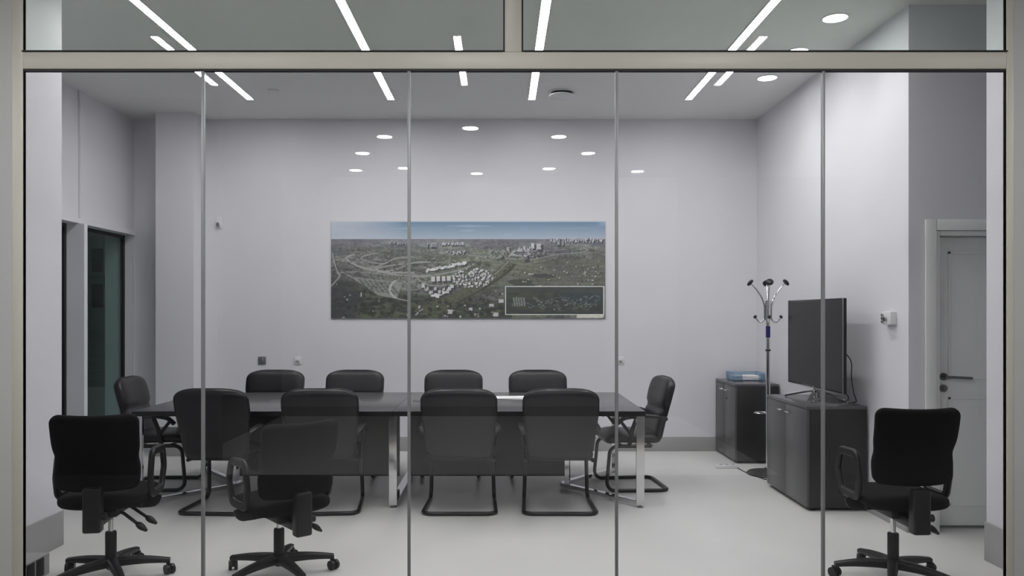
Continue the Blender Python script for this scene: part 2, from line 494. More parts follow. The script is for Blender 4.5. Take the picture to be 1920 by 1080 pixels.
def downlight(name, x, y, z, r, disc, label, group, spot=0.):
    t = empty(name, (x, y, z)); tag(t, label, 'downlight', group)
    bm = bmesh.new()
    lathe(bm, [(r * 1.16, 0), (r * 1.16, -.004), (r * 1.04, -.007), (r, -.004), (r, 0)], seg=40)
    link('bezel', bm, M['white'], t)
    bm = bmesh.new(); cyl(bm, (0, 0, -.002), r, .003, seg=40)
    link('diffuser', bm, disc, t)
    if spot:
        l = bpy.data.lights.new('downlight_beam', 'SPOT')
        l.energy = spot; l.spot_size = R(118); l.spot_blend = 1.0; l.shadow_soft_size = .05; l.color = (.96, .97, 1.0)
        lo = bpy.data.objects.new('lamp_bulb', l); COL.objects.link(lo); lo.parent = t
        lo.location = (0, 0, -.06)
    return t
for (y, lb) in ((5.58, 'round white downlight seen through the upper right pane'), (6.29, 'middle downlight by right wall, half behind the crossbar'),
                (7.00, 'round downlight below the crossbar near the right wall')):
    downlight('downlight', 2.40, y, ZC, .082, M['spot_disc'], lb, 'round downlights along the right wall', SPOT_W)

k = (ZL - CH) / F
refl = [(882, 240), (721, 256), (1048, 256), (680, 287), (1103, 287), (667, 319), (758, 315), (894, 325), (1029, 316), (1195, 321)]
rl = ['topmost round lamp mirrored above the landscape print', 'upper left lamp mirrored beside the second joint', 'upper right lamp mirrored above the print',
      'mirrored round lamp just below the upper left one', 'mirrored round lamp just below the upper right one', 'lowest leftmost round lamp mirrored on the glass',
      'mirrored round lamp crossed by the second joint', 'lowest mirrored lamp near the middle of the print', 'mirrored lamp low and right of the middle', 'rightmost mirrored lamp beyond the third joint']
for (px, py), lb in zip(refl, rl):
    Yv = (ZL - CH) * F / (CY - py)
    downlight('lobby_downlight', (px - CX) / F * Yv, 2 * YG - Yv, ZL, .084, M['lobby_disc'], lb, 'lobby downlights mirrored in the glass')
zl = 3.20
for px, lb in ((290, 'left short hanging lamp mirrored beside the leftmost strip'), (857, 'middle short hanging lamp mirrored left of the short post'), (1431, 'right short hanging lamp mirrored near the round downlight'),
               (-276, 'added out-of-view lamp lighting the left jamb'), (2230, 'added out-of-view lamp lighting the right jamb')):  # these two are added out of view to brighten the jambs
    Y0, Y1 = 2 * YG - (zl - CH) * F / (CY - 70), 2 * YG - (zl - CH) * F / (CY - 160)
    Yv = 2 * YG - Y0
    t = empty('hanging_lamp', ((px - CX) / F * Yv, (Y0 + Y1) / 2, zl)); tag(t, lb, 'hanging lamp', 'hanging lobby lamps mirrored in the glass')
    h = (Y0 - Y1) / 2
    link('housing', boxm(-.024, .024, -h, h, .004, .05, bev=.002), M['steel'], t)
    link('diffuser', boxm(-.022, .022, -h + .003, h - .003, 0, .005), M['lobby_lamp'], t, smooth=False)
    for s in (-1, 1):
        bm = bmesh.new(); cyl(bm, (0, s * (h - .06), .05 + (ZL - zl - .05) / 2), .0022, ZL - zl - .05, seg=8)
        link('cable', bm, M['rubber'], t)

# ceiling devices
t = empty('ceiling_vent', (.59, 7.46, ZC)); tag(t, 'round white ceiling vent right of the third strip light', 'ceiling vent')
bm = bmesh.new(); lathe(bm, [(.135, 0), (.135, -.008), (.115, -.012), (.10, -.006), (.10, 0)], seg=48); link('rim', bm, M['white'], t)
bm = bmesh.new(); lathe(bm, [(.02, 0), (.02, -.026), (.108, -.026), (.122, -.03), (.124, -.04), (.11, -.046), (.001, -.048)], seg=48); link('disc', bm, M['white'], t)
t = empty('smoke_detector', (-2.15, 7.38, ZC)); tag(t, 'small round white detector on ceiling near leftmost strip light', 'smoke detector')
bm = bmesh.new(); lathe(bm, [(.045, 0), (.045, -.012), (.038, -.02), (.02, -.024), (.001, -.024)], seg=32); link('body', bm, M['white'], t)
bm = bmesh.new(); lathe(bm, [(.052, 0), (.052, -.006), (.045, -.006), (.045, 0)], seg=32); link('base_ring', bm, M['white'], t)

# ------------------------------------------------------------------ visitor chair
def rows(n): return [.5 - .5 * math.cos(math.pi * i / (n - 1)) for i in range(n)]

def visitor_chair(label):
    t = empty('visitor_chair', (0, 0, 0))
    X = Vector((1, 0, 0))
    # seat cushion
    bm = bmesh.new(); rg = []
    L = .48
    for v in rows(26):
        d = min(v, 1 - v) * L
        rc, re = .07, .05
        a = .255 - (rc - math.sqrt(max(0, rc * rc - max(0, rc - d) ** 2)))
        f = max(.12, math.sqrt(max(0, 1 - (max(0, re - d) / re) ** 2)))
        y = -.20 + v * L
        bulge = .008 * math.sin(math.pi * ((v * 2) % 1))
        rg.append(super_ring(Vector((0, y, .435 - .02 * max(0, v - .75) * 4 + .015 * v)), X, Vector((0, 0, 1)), a, (.045 + bulge) * f, .045 * f))
    loft(bm, rg); link('seat', bm, M['leather'], t, angle=60)
    # backrest: one padded shell, two puffed zones at the front
    bm = bmesh.new(); rg = []; pip = []
    H = .53
    B = Vector((0, .972, .235)).normalized()
    for v in rows(34):
        z = .415 + v * H
        dt, db = (1 - v) * H, v * H
        rt, rb = .115, .06
        a = .240 + .040 * min(1, v * 1.5)
        a -= .20 * (1 - max(0, 1 - (max(0, .10 - dt) / .10) ** 2.6) ** (1 / 2.2))
        a -= (rb - math.sqrt(max(0, rb * rb - max(0, rb - db) ** 2))) * .8
        z += 0
        f = max(.10, math.sqrt(max(0, 1 - (max(0, .05 - dt) / .05) ** 2))) * max(.15, math.sqrt(max(0, 1 - (max(0, .05 - db) / .05) ** 2)))
        y = -.195 - .125 * v ** 1.25
        seam = math.exp(-((v - .50) / .035) ** 2)
        bf = (.052 + .014 * math.sin(math.pi * min(1, max(0, (v - .5) / .5))) - .030 * seam) * f
        bb = .032 * f
        c = Vector((0, y, z))
        rg.append(super_ring(c, X, B, a, bf, bb, n=44, ex=3.6, cup=.02))
        if v > .08: pip.append((a, c + B * (-.006)))
    loft(bm, rg); back = link('backrest', bm, M['leather'], t, angle=60)
    bm = bmesh.new()
    pl = [p + X * a + B * .02 for a, p in pip] + [p - X * a + B * .02 for a, p in pip[::-1]]
    sweep(bm, pl, circ(.0045, 8))
    link('piping', bm, M['leather'], back)
    # cantilever sled tube
    w = .255
    bm = bmesh.new()
    pts = [(-w, -.10, .385), (-w + .012, .25, .385), (-w, .285, .0155), (-w - .02, -.245, .0155), (w + .02, -.245, .0155), (w, .285, .0155), (w - .012, .25, .385), (w, -.10, .385)]
    sweep(bm, fillet(pts, .07, 8), circ(.0155, 14))
    for yy in (-.1, .15): box(bm, -w, w, yy - .015, yy + .015, .385, .392)
    link('sled_frame', bm, M['tube'], t)
    for s in (-1, 1):
        bm = bmesh.new()
        xs = s * .285
        pts = [(s * .262, -.225, .61), (xs, -.15, .635), (xs, .02, .645), (xs, .15, .625), (xs, .205, .575)]
        sweep(bm, fillet(pts, .10, 6), rprof(.050, .030, .009))
        pts = [(xs, .03, .635), (s * .28, .07, .53), (s * .262, .09, .40)]
        sweep(bm, fillet(pts, .06, 5), rprof(.018, .034, .004))
        pts = [(xs, .17, .60), (s * .28, .09, .50)]
        sweep(bm, pts, rprof(.016, .026, .004))
        link('armrest', bm, M['plastic'], t)
    tag(t, label, 'chair', 'black leather cantilever chairs round the table')
    return t
VC = [  # x, y, rotation (deg, 0 = facing away from the glass), label
    (-2.12, 6.02, -3, 'black cantilever chair with its back to us behind the first glass joint'),
    (-1.35, 6.02, 4, 'black cantilever chair right behind the middle swivel chair'),
    (-.305, 6.02, 0, 'black cantilever chair with its back to us, right of the chrome middle leg'),
    (.448, 6.02, 0, 'near-side cantilever chair closest to the right table end'),
    (-2.19, 7.31, 180, 'far-side black chair closest to the window end, below the grey switch'),
    (-1.415, 7.31, 180, 'far-side black chair left of the second glass joint'),
    (-.455, 7.31, 180, 'far-side black chair right of the second glass joint'),
    (.365, 7.31, 180, 'far-side black chair below the inset map of the print'),
    (1.15, 6.80, 95, 'black cantilever chair seen from the side at right table end'),
    (-2.95, 6.80, -87, 'black cantilever chair seen from the side at window end of table'),
]
proto = visitor_chair(VC[0][3])
for i, (x, y, a, lb) in enumerate(VC):
    o = proto if i == 0 else copy_tree(proto)
    o.location = (x, y, 0); o.rotation_euler = (0, 0, R(a)); o['label'] = lb

# ------------------------------------------------------------------ swivel chair
def swivel_chair(label):
    t = empty('swivel_chair', (0, 0, 0))
    X = Vector((1, 0, 0))
    bm = bmesh.new(); rg = []
    L = .47
    for v in rows(24):
        d = min(v, 1 - v) * L
        rc, re = .09, .04
        a = .228 - (rc - math.sqrt(max(0, rc * rc - max(0, rc - d) ** 2)))
        f = max(.15, math.sqrt(max(0, 1 - (max(0, re - d) / re) ** 2)))
        rg.append(super_ring(Vector((0, -.22 + v * L, .478 - .03 * max(0, v - .7) ** 2 * 9)), X, Vector((0, 0, 1)), a, .042 * f, .045 * f))
    loft(bm, rg); seat = link('seat', bm, M['fabric'], t, angle=60)
    bm = bmesh.new(); rg = []
    H = .415
    B = Vector((0, .98, .16)).normalized()
    for v in rows(36):
        z = .536 + v * H
        dt, db = (1 - v) * H, v * H
        rt, rb = .05, .045
        # waisted outline: lumbar pad below, wider shoulder above
        a = .214 + .014 * v - .010 * math.exp(-((v - .42) / .10) ** 2)
        a -= (rt - math.sqrt(max(0, rt * rt - max(0, rt - dt) ** 2)))
        a -= (rb - math.sqrt(max(0, rb * rb - max(0, rb - db) ** 2)))
        f = max(.15, math.sqrt(max(0, 1 - (max(0, .03 - dt) / .03) ** 2))) * max(.15, math.sqrt(max(0, 1 - (max(0, .03 - db) / .03) ** 2)))
        y = -.235 - .055 * v - .02 * math.exp(-((v - .35) / .25) ** 2) * -1
        lum = math.exp(-((v - .25) / .2) ** 2)
        rg.append(super_ring(Vector((0, y, z)), X, B, a, (.035 + .02 * lum) * f, .028 * f, n=40, ex=3.6, cup=.035))
    loft(bm, rg); link('backrest', bm, M['fabric'], t, angle=60)
    bm = bmesh.new()
    box(bm, -.046, .046, -.300, -.235, .335, .575, bev=.012, seg=3)
    box(bm, -.035, .035, -.28, -.05, .355, .405, bev=.008)
    bk = link('back_bracket', bm, M['plastic'], t)
    bm = bmesh.new(); cyl(bm, (.055, -.27, .42), .02, .03, 'x', seg=16); link('adjuster_knob', bm, M['plastic'], bk)
    bm = bmesh.new(); box(bm, -.075, .075, -.13, .13, .375, .44, bev=.012); box(bm, -.19, .19, .02, .06, .420, .437); box(bm, -.19, .19, -.09, -.05, .420, .437)
    link('tilt_mechanism', bm, M['plastic'], t)
    for yy, ln in ((.07, .175), (-.07, .165)):
        bm = bmesh.new()
        pts = fillet([(.05, yy, .40), (.09, yy, .385), (ln, yy, .322)], .05, 4)
        sweep(bm, pts, circ(.009, 10))
        rg = []
        dr = (Vector((ln, yy, .322)) - Vector((.09, yy, .385))).normalized(); up = dr.cross(Vector((0, 1, 0)))
        for k in range(9):
            u = k / 8
            wd = .010 + .014 * math.sin(math.pi * min(1, u * 1.05) ** .8) if u < 1 else .010
            rg.append(super_ring(Vector((ln, yy, .322)) + dr * (u * .075 - .01), Vector((0, 1, 0)), up, wd, wd * .7, wd * .7, n=14, ex=2.4))
        loft(bm, rg)
        link('lever', bm, M['plastic'], t, angle=60)
    for s in (-1, 1):
        bm = bmesh.new()
        x = s * .246
        pts = [(x, -.09, .49), (x, -.115, .60), (x, -.085, .728), (x, .11, .720), (x, .145, .61), (x, .09, .49)]
        sweep(bm, fillet(pts, .045, 6, closed=True), rprof(.046, .026, .008), closed=True, up=(1, 0, 0))
        sweep(bm, fillet([(x, .0, .47), (x - s * .01, .0, .428), (s * .15, .0, .425)], .03, 4), rprof(.06, .012, .003))
        link('armrest', bm, M['plastic'], t)
    bm = bmesh.new(); cyl(bm, (0, 0, .33), .0145, .13, seg=24); gl = link('gas_lift', bm, M['chrome'], t); gl['label'] = 'chrome lift tube'
    bm = bmesh.new(); lathe(bm, [(.022, .055), (.030, .10), (.030, .262), (.027, .268), (.012, .268)], seg=28); link('column', bm, M['plastic'], t)
    bm = bmesh.new()
    lathe(bm, [(.01, .07), (.045, .07), (.050, .085), (.048, .118), (.034, .125), (.01, .125)], seg=30)
    for k in range(5):
        a = R(90 + 72 * k)
        dv = Vector((math.cos(a), math.sin(a), 0)); sd = Vector((-dv.y, dv.x, 0))
        rg = []
        for i in range(9):
            u = i / 8
            c = dv * (.03 + u * .28) + Vector((0, 0, .102 - .028 * u ** 2))
            rg.append(super_ring(c, sd, Vector((0, 0, 1)), .030 - .009 * u, .021 - .007 * u, .036 - .022 * u, n=16, ex=3.5))
        loft(bm, rg)
        e = dv * .300
        cyl(bm, (e.x, e.y, .072), .011, .035, seg=14)
    link('star_base', bm, M['plastic'], t, angle=50)
    random.seed(4)
    for k in range(5):
        a = R(90 + 72 * k)
        bm = bmesh.new()
        yaw = random.uniform(-1.2, 1.2)
        e = Vector((math.cos(a), math.sin(a), 0)) * .300
        mt = Matrix.Translation(e) @ Matrix.Rotation(a + yaw, 4, 'Z')
        b2 = bmesh.new()
        box(b2, -.008, .030, -.008, .008, .022, .062, bev=.004)
        for s in (-1, 1):
            cyl(b2, (.014, s * .016, .0275), .0275, .018, 'y', seg=24)
        b2.transform(mt)
        me = bpy.data.meshes.new('tmp'); b2.to_mesh(me); b2.free(); bm.from_mesh(me); bpy.data.meshes.remove(me)
        link('caster', bm, M['plastic'], t)
    tag(t, label, 'swivel chair', 'black swivel chairs just inside the glass')
    return t
SW = [(-2.205, 4.41, 8, 'black swivel chair behind the leftmost tall pane'),
      (-1.27, 4.47, 40, 'black swivel chair right of the first glass joint'),
      (2.21, 4.38, 1, 'black swivel chair in front of the door on the right')]
sp = swivel_chair(SW[0][3])
for i, (x, y, a, lb) in enumerate(SW):
    o = sp if i == 0 else copy_tree(sp)
    o.location = (x, y, 0); o.rotation_euler = (0, 0, R(a)); o['label'] = lb
    for ch in o.children:       # each seat and back is set to its own height
        k = ch.name.split('.')[0]
        if k not in ('star_base', 'caster', 'column', 'gas_lift'): ch.location.z = (0, -.045, 0)[i]; ch.location.y = (0, -.03, 0)[i]
        if k == 'backrest': ch.location.z += (.006, 0, .045)[i]
    for ch in o.children:       # the foot star keeps the same heading under each turned seat
        if ch.name.split('.')[0] in ('star_base', 'caster', 'column', 'gas_lift'):
            ch.rotation_euler = (0, 0, -R(a) + R((0, 3, 8)[i]))

# ------------------------------------------------------------------ conference table
TX0, TX1, TY0, TY1 = -2.83, 1.115, 5.98, 7.42
XM = -.83
t = empty('conference_table', (0, 0, 0)); tag(t, 'long dark conference table on chrome legs in the room centre', 'table')
for a, b in ((TX0, XM - .0015), (XM + .0015, TX1)):
    tp = link('tabletop', boxm(a, b, TY0, TY1, .712, .75, bev=.002), M['tabletop'], t)
    bm = bmesh.new()
    for yy in (TY0, TY1): box(bm, a + .001, b - .001, yy - .0015, yy + .0015, .711, .7475)
    xe = a if a == TX0 else b
    box(bm, xe - .0015, xe + .0015, TY0, TY1, .711, .7475)
    link('edge_band', bm, M['plastic'], tp, smooth=False)['label'] = 'black edge band'
YM = (TY0 + TY1) / 2
for a, b in ((-2.24, XM - .035), (XM + .035, .56)):
    link('modesty_panel', boxm(a, b, YM - .009, YM + .009, .105, .70, bev=.002), M['panel'], t)
fy0, fy1 = TY0 + .05, TY1 - .05
bw, bt = .062, .028
def end_frame(xo, xv, s):
    bm = bmesh.new()
    P0, P1, P2 = Vector((xo, fy0, 0)), Vector((xv, YM, 0)), Vector((xo, fy1, 0))
    for P, n in ((P0, 1), (P2, 1)):
        box(bm, P.x - bw / 2, P.x + bw / 2, P.y - bt / 2, P.y + bt / 2, .018, .708, bev=.002)
    sweep(bm, [P0 + Vector((0, 0, .034)), P1 + Vector((0, -.012, .034))], rprof(.045, .032, .002))
    sweep(bm, [P2 + Vector((0, 0, .034)), P1 + Vector((0, .012, .034))], rprof(.045, .032, .002))
    sweep(bm, [P0 + Vector((0, 0, .695)), P1 + Vector((0, -.012, .695))], rprof(.045, .03, .002))
    sweep(bm, [P2 + Vector((0, 0, .695)), P1 + Vector((0, .012, .695))], rprof(.045, .03, .002))
    box(bm, P1.x - .02 + s * .04, P1.x + .02 + s * .04, YM - .04, YM + .04, .018, .708, bev=.002)
    f = link('leg_frame', bm, M['chrome'], t, angle=20)
    for P in (P0, P2):
        bm = bmesh.new(); lathe(bm, [(.024, 0), (.026, .006), (.010, .009), (.008, .02)], (P.x, P.y, 0), seg=20); link('foot', bm, M['steel'], f)
end_frame(TX1 - .032, .53, 1); end_frame(TX0 + .032, -2.24, -1)
bm = bmesh.new()
for yy in (fy0, fy1): box(bm, XM - bw / 2, XM + bw / 2, yy - bt / 2, yy + bt / 2, .018, .708, bev=.002)
box(bm, XM - bw / 2, XM + bw / 2, fy0 + bt / 2, fy1 - bt / 2, .018, .046, bev=.002)
box(bm, XM - bw / 2, XM + bw / 2, fy0 + bt / 2, fy1 - bt / 2, .68, .708, bev=.002)
f = link('leg_frame', bm, M['chrome'], t, angle=20)
for yy in (fy0, fy1):
    bm = bmesh.new(); lathe(bm, [(.024, 0), (.026, .006), (.010, .009), (.008, .02)], (XM, yy, 0), seg=20); link('foot', bm, M['steel'], f)
for a, b in ((-1.99, -1.19), (-.75, .24)):
    fl = boxm(a, b, YM - .06, YM + .06, .7495, .753, bev=.001)
    box(fl, a + .01, b - .01, YM + .03, YM + .036, .753, .756)
    box(fl, a + .01, b - .01, YM - .05, YM - .047, .753, .7545)
    link('cable_flap', fl, M['steel'], t)
ps = empty('paper_stack', (.10, 6.88, .75)); tag(ps, 'few white sheets lying on table beside the far chairs', 'papers')
bm = bmesh.new()
for k, a in enumerate((3, -4, 1, 6)):
    b2 = boxm(-.15, .15, -.105, .105, .0005 + k * .003, .003 + k * .003)
    b2.transform(Matrix.Rotation(R(a), 4, 'Z'))
    me = bpy.data.meshes.new('tmp'); b2.to_mesh(me); b2.free(); bm.from_mesh(me); bpy.data.meshes.remove(me)
link('sheets', bm, M['paper'], ps, smooth=False)

# ------------------------------------------------------------------ cabinets
def cabinet(x0, x1, y0, y1, H, label, lock):
    t = empty('cabinet', (x0, (y0 + y1) / 2, 0)); tag(t, label, 'cabinet', 'graphite office cabinets along the right wall')
    W = (y1 - y0) / 2; D = x1 - x0
    link('carcass', boxm(.02, D, -W, W, .025, H - .025, bev=.0015), M['cab_side'], t)
    link('top_panel', boxm(0, D, -W - .002, W + .002, H - .025, H, bev=.002), M['tabletop'], t)
    for (px, py) in ((.06, -W + .05), (D - .06, -W + .05), (.06, W - .05), (D - .06, W - .05)):
        bm = bmesh.new(); cyl(bm, (px, py, .0125), .02, .025, seg=16); link('foot', bm, M['plastic'], t)
    for s in (-1, 1):
        a, b = (0.0015, W - .001) if s > 0 else (-W + .001, -.0015)
        dr = link('door', boxm(0, .0195, a, b, .028, H - .028, bev=.001), M['cabinet'], t)
        bm = bmesh.new()
        yc = s * .085
        z = H - .085
        pts = fillet([(0, yc - .032, z), (-.028, yc - .032, z), (-.028, yc + .032, z), (0, yc + .032, z)], .012, 4)
        sweep(bm, pts, circ(.0055, 8))
        h = link('handle', bm, M['chrome'], dr); h['label'] = 'chrome bow handle'
        if s < 0 and lock:
            bm = bmesh.new(); cyl(bm, (-.003, -.06, H - .17), .009, .006, 'x', seg=14); link('lock', bm, M['plastic'], dr)
    return t
cabinet(2.325, XR - .02, 5.905, 6.785, .797, 'graphite two-door cabinet carrying the television', False)
cabinet(2.345, XR - .02, 7.775, 8.475, .795, 'graphite two-door cabinet in the back corner under the blue tray', True)

# television
t = empty('television', (2.56, 6.35, .7985)); tag(t, 'black flat television on chrome cross foot, on near cabinet', 'television')
hw, z0, z1 = .55, .098, .818
link('housing', boxm(-.006, .022, -hw, hw, z0, z1, bev=.004), M['tv_body'], t)
bk = boxm(.022, .05, -hw * .6, hw * .6, z0 + .06, z0 + .48, bev=.012); link('rear_cover', bk, M['tv_body'], t)
link('screen', boxm(-.0085, -.0055, -hw + .011, hw - .011, z0 + .016, z1 - .011), M['screen'], t, smooth=False)
bm = bmesh.new()
for (a, b, c, e) in ((-hw - .002, -hw + .003, z0, z1), (hw - .003, hw + .002, z0, z1), (-hw, hw, z0 - .003, z0 + .003)):
    box(bm, -.010, -.005, a, b, c, e, bev=.001)
e = link('edge_strip', bm, M['steel'], t); e['label'] = 'silver edge strip'
bm = bmesh.new()
cyl(bm, (.012, 0, .07), .02, .09, seg=20); cyl(bm, (.012, 0, .035), .035, .03, seg=24, r2=.024)
for (dx, dy) in ((-.15, -.24), (.17, -.22), (-.15, .25), (.17, .24)):
    pts = [(.012, 0, .075), (.012 + dx * .3, dy * .3, .060), (.012 + dx, dy, .012)]
    rg = []
    P = fillet(pts, .1, 5)
    sweep(bm, P, rprof(.034, .018, .005))
    cyl(bm, (.012 + dx, dy, .006), .013, .012, seg=14)
s = link('cross_foot', bm, M['chrome'], t); s['label'] = 'chrome cross foot'

def cord(name, pts, r, label):
    bm = bmesh.new()
    P = [Vector(p) for p in pts]
    out = []
    for i in range(len(P) - 1):        # Catmull-Rom
        p0, p1, p2, p3 = P[max(i - 1, 0)], P[i], P[i + 1], P[min(i + 2, len(P) - 1)]
        for k in range(8):
            u = k / 8
            out.append(.5 * ((2 * p1) + (p2 - p0) * u + (2 * p0 - 5 * p1 + 4 * p2 - p3) * u * u + (3 * p1 - p0 - 3 * p2 + p3) * u ** 3))
    out.append(P[-1])
    sweep(bm, out, circ(r, 8))
    return tag(link(name, bm, M['rubber']), label, 'cord' if label else None)
tv = t
for nm, pts, r in (('power_cord', [(2.63, 5.93, 1.20), (2.66, 5.90, 1.13), (2.67, 5.92, 1.02), (2.70, 5.95, .90), (2.725, 5.96, .83), (2.74, 6.05, .81)], .004),
                   ('signal_cable', [(2.62, 6.02, .95), (2.64, 5.98, .90), (2.665, 5.96, .86), (2.67, 6.0, .83), (2.66, 6.12, .81)], .0035)):
    c = cord(nm, [Vector(p) - tv.location for p in pts], r, None); c.parent = tv

# letter tray with papers
tx, ty, tz = 2.60, 8.27, .795
t = empty('letter_tray', (tx, ty, tz)); tag(t, 'translucent blue letter tray on the back corner cabinet', 'letter tray')
bm = bmesh.new()
a, b, h = .165, .125, .085
box(bm, -a, a, -b, b, .006, .010)
for (x0, x1, y0, y1, hh) in ((-a, -a + .004, -b, b, h), (a - .004, a, -b, b, h), (-a, a, b - .004, b, h), (-a, -a + .10, -b, -b + .004, h * .8), (a - .06, a, -b, -b + .004, h * .8)):
    box(bm, x0, x1, y0, y1, .006, hh)
link('tray_shell', bm, M['tray'], t, smooth=False)
bm = bmesh.new()
for (x, y) in ((-a + .02, -b + .02), (a - .02, -b + .02), (-a + .02, b - .02), (a - .02, b - .02)): cyl(bm, (x, y, .003), .008, .006, seg=12)
link('feet', bm, M['tray'], t)
t = empty('document_pile', (tx, ty, tz + .0105)); tag(t, 'white papers lying inside the blue tray', 'papers')
bm = bmesh.new()
for k, an in enumerate((0, 2, -2, 1, 4)):
    b2 = boxm(-.13, .13, -.10, .10, .0005 + k * .008, .0075 + k * .008); b2.transform(Matrix.Rotation(R(an), 4, 'Z'))
    me = bpy.data.meshes.new('tmp'); b2.to_mesh(me); b2.free(); bm.from_mesh(me); bpy.data.meshes.remove(me)
link('sheets', bm, M['paper'], t, smooth=False)

# ------------------------------------------------------------------ coat stand
t = empty('coat_stand', (2.50, 7.27, 0)); tag(t, 'chrome coat stand with black knobs between the two cabinets', 'coat stand')
bm = bmesh.new(); lathe(bm, [(.19, 0), (.195, .008), (.18, .022), (.12, .034), (.05, .044), (.03, .06), (.001, .06)], seg=48); b = link('base', bm, M['plastic'], t); b['label'] = 'black round base'
bm = bmesh.new(); cyl(bm, (0, 0, .82), .019, 1.56, seg=24); link('pole', bm, M['chrome'], t)
bm = bmesh.new(); cyl(bm, (0, 0, 1.33), .0205, .105, seg=24); b = link('sticker', bm, M['label_blue'], t); b['label'] = 'dark blue band'
bm = bmesh.new(); lathe(bm, [(.019, 1.15), (.024, 1.15), (.024, 1.165), (.019, 1.165)], seg=24); link('collar', bm, M['rubber'], t)
def knob(c, dr, r, h):
    bm = bmesh.new()
    q = Vector((0, 0, 1)).rotation_difference(Vector(dr).normalized()).to_matrix().to_4x4()
    lathe(bm, [(r * .5, -h), (r * .9, -h * .7), (r, 0), (r * .85, h * .6), (r * .4, h), (.001, h)], seg=20)
    bm.transform(Matrix.Translation(Vector(c)) @ q)
    return bm
for k, an in enumerate((-14, 76, 166, 256)):
    a = R(an); dv = Vector((math.cos(a), math.sin(a), 0)); Z = Vector((0, 0, 1))
    bm = bmesh.new()
    pts = [dv * .155 + Z * 1.785, dv * .11 + Z * 1.735, dv * .06 + Z * 1.66, dv * .034 + Z * 1.58, dv * .030 + Z * 1.49, dv * .032 + Z * 1.45, dv * .052 + Z * 1.425, dv * .082 + Z * 1.425, dv * .112 + Z * 1.465]
    out = []
    for i in range(len(pts) - 1):
        p0, p1, p2, p3 = pts[max(i - 1, 0)], pts[i], pts[i + 1], pts[min(i + 2, len(pts) - 1)]
        for q in range(5):
            u = q / 5
            out.append(.5 * ((2 * p1) + (p2 - p0) * u + (2 * p0 - 5 * p1 + 4 * p2 - p3) * u * u + (3 * p1 - p0 - 3 * p2 + p3) * u ** 3))
    out.append(pts[-1])
    sweep(bm, out, circ(.0085, 10))
    hk = link('hook', bm, M['chrome'], t)
    link('knob', knob(dv * .16 + Z * 1.79, dv + Z * .9, .036, .017), M['plastic'], hk)
    link('knob', knob(dv * .115 + Z * 1.47, dv + Z * .9, .018, .013), M['plastic'], hk)
bm = bmesh.new()
lathe(bm, [(.019, 1.44), (.026, 1.44), (.026, 1.62), (.019, 1.62)], seg=24); link('hook_hub', bm, M['chrome'], t)
bm = bmesh.new()
pts = [Vector((-.065 + .062 * math.cos(2 * math.pi * i / 28), .062 * math.sin(2 * math.pi * i / 28), .575)) for i in range(28)]
sweep(bm, pts, circ(.005, 8), closed=True); cyl(bm, (0, 0, .575), .021, .02, seg=20)
link('umbrella_ring', bm, M['chrome'], t)

t = empty('power_strip', (2.20, 7.56, 0), R(4)); tag(t, 'white power strip on floor left of the coat stand base', 'power strip')
link('body', boxm(-.11, .11, -.028, .028, 0, .035, bev=.006), M['white'], t)
bm = bmesh.new()
for k in range(3): cyl(bm, (-.06 + k * .06, 0, .0352), .019, .001, seg=20)
link('socket', bm, M['greyplate'], t)
cord('floor_cable', [(2.30, 7.53, .006), (2.31, 7.36, .006), (2.38, 7.05, .006), (2.46, 6.98, .006), (2.55, 6.97, .006)], .004, 'thin black cable on floor in front of the coat stand base')

# ------------------------------------------------------------------ wall devices
def plate(name, px, py, mat, label, cat, kind):
    p = at(px, py, YB)
    t = empty(name, (p.x, YB, p.z)); tag(t, label, cat)
    link('plate', boxm(-.043, .043, -.010, 0, -.043, .043, bev=.003), mat, t)
    if kind == 'switch':
        link('rocker', boxm(-.018, .018, -.015, -.009, -.03, .03, bev=.003), M['steel'], t)
    else:
        link('insert', boxm(-.028, .028, -.016, -.009, -.026, .028, bev=.003), M['white'], t)
        for z in (-.004, -.016):
            link('port', boxm(-.017, .017, -.0165, -.0155, z - .004, z + .004), M['greyplate'], t, smooth=False)
plate('light_switch', 491.5, 676, M['greyplate'], 'grey square switch on back wall, left of the white socket', 'switch', 'switch')
plate('wall_socket', 558.5, 676, M['white'], 'white socket on back wall right of the grey switch', 'socket', 'socket')
plate('wall_socket', 1163, 676, M['white'], 'white socket on back wall beside the third glass joint', 'socket', 'socket')
p = at(411, 417, YB)
t = empty('motion_sensor', (p.x, YB, p.z)); tag(t, 'small white motion sensor high on the back wall at left', 'motion sensor')
bm = bmesh.new()
rg = [[Vector((x * s, y, z)) for x, y in ((-.033, 0), (-.033, -f * .5), (-.018, -f), (.018, -f), (.033, -f * .5), (.033, 0))] for z, f, s in ((.06, .02, .9), (.03, .045, 1), (-.02, .05, 1), (-.06, .02, .9))]
loft(bm, rg); link('body', bm, M['white'], t)
link('lens', boxm(-.016, .016, -.052, -.03, -.045, -.005, bev=.006), M['greyplate'], t)
t = empty('wall_thermostat', (XR, 5.565, 1.468)); tag(t, 'white control box with knobs on the right wall', 'thermostat')
link('housing', boxm(-.045, 0, -.065, .065, -.047, .047, bev=.006), M['white'], t)
for k, z in enumerate((.022, -.002, -.026)):
    bm = bmesh.new(); cyl(bm, (-.05, .04, z), .010, .012, 'x', seg=16); link('button', bm, M['steel'], t)
bm = bmesh.new(); cyl(bm, (-.052, -.005, -.008), .014, .016, 'x', seg=20); link('dial', bm, M['steel'], t)

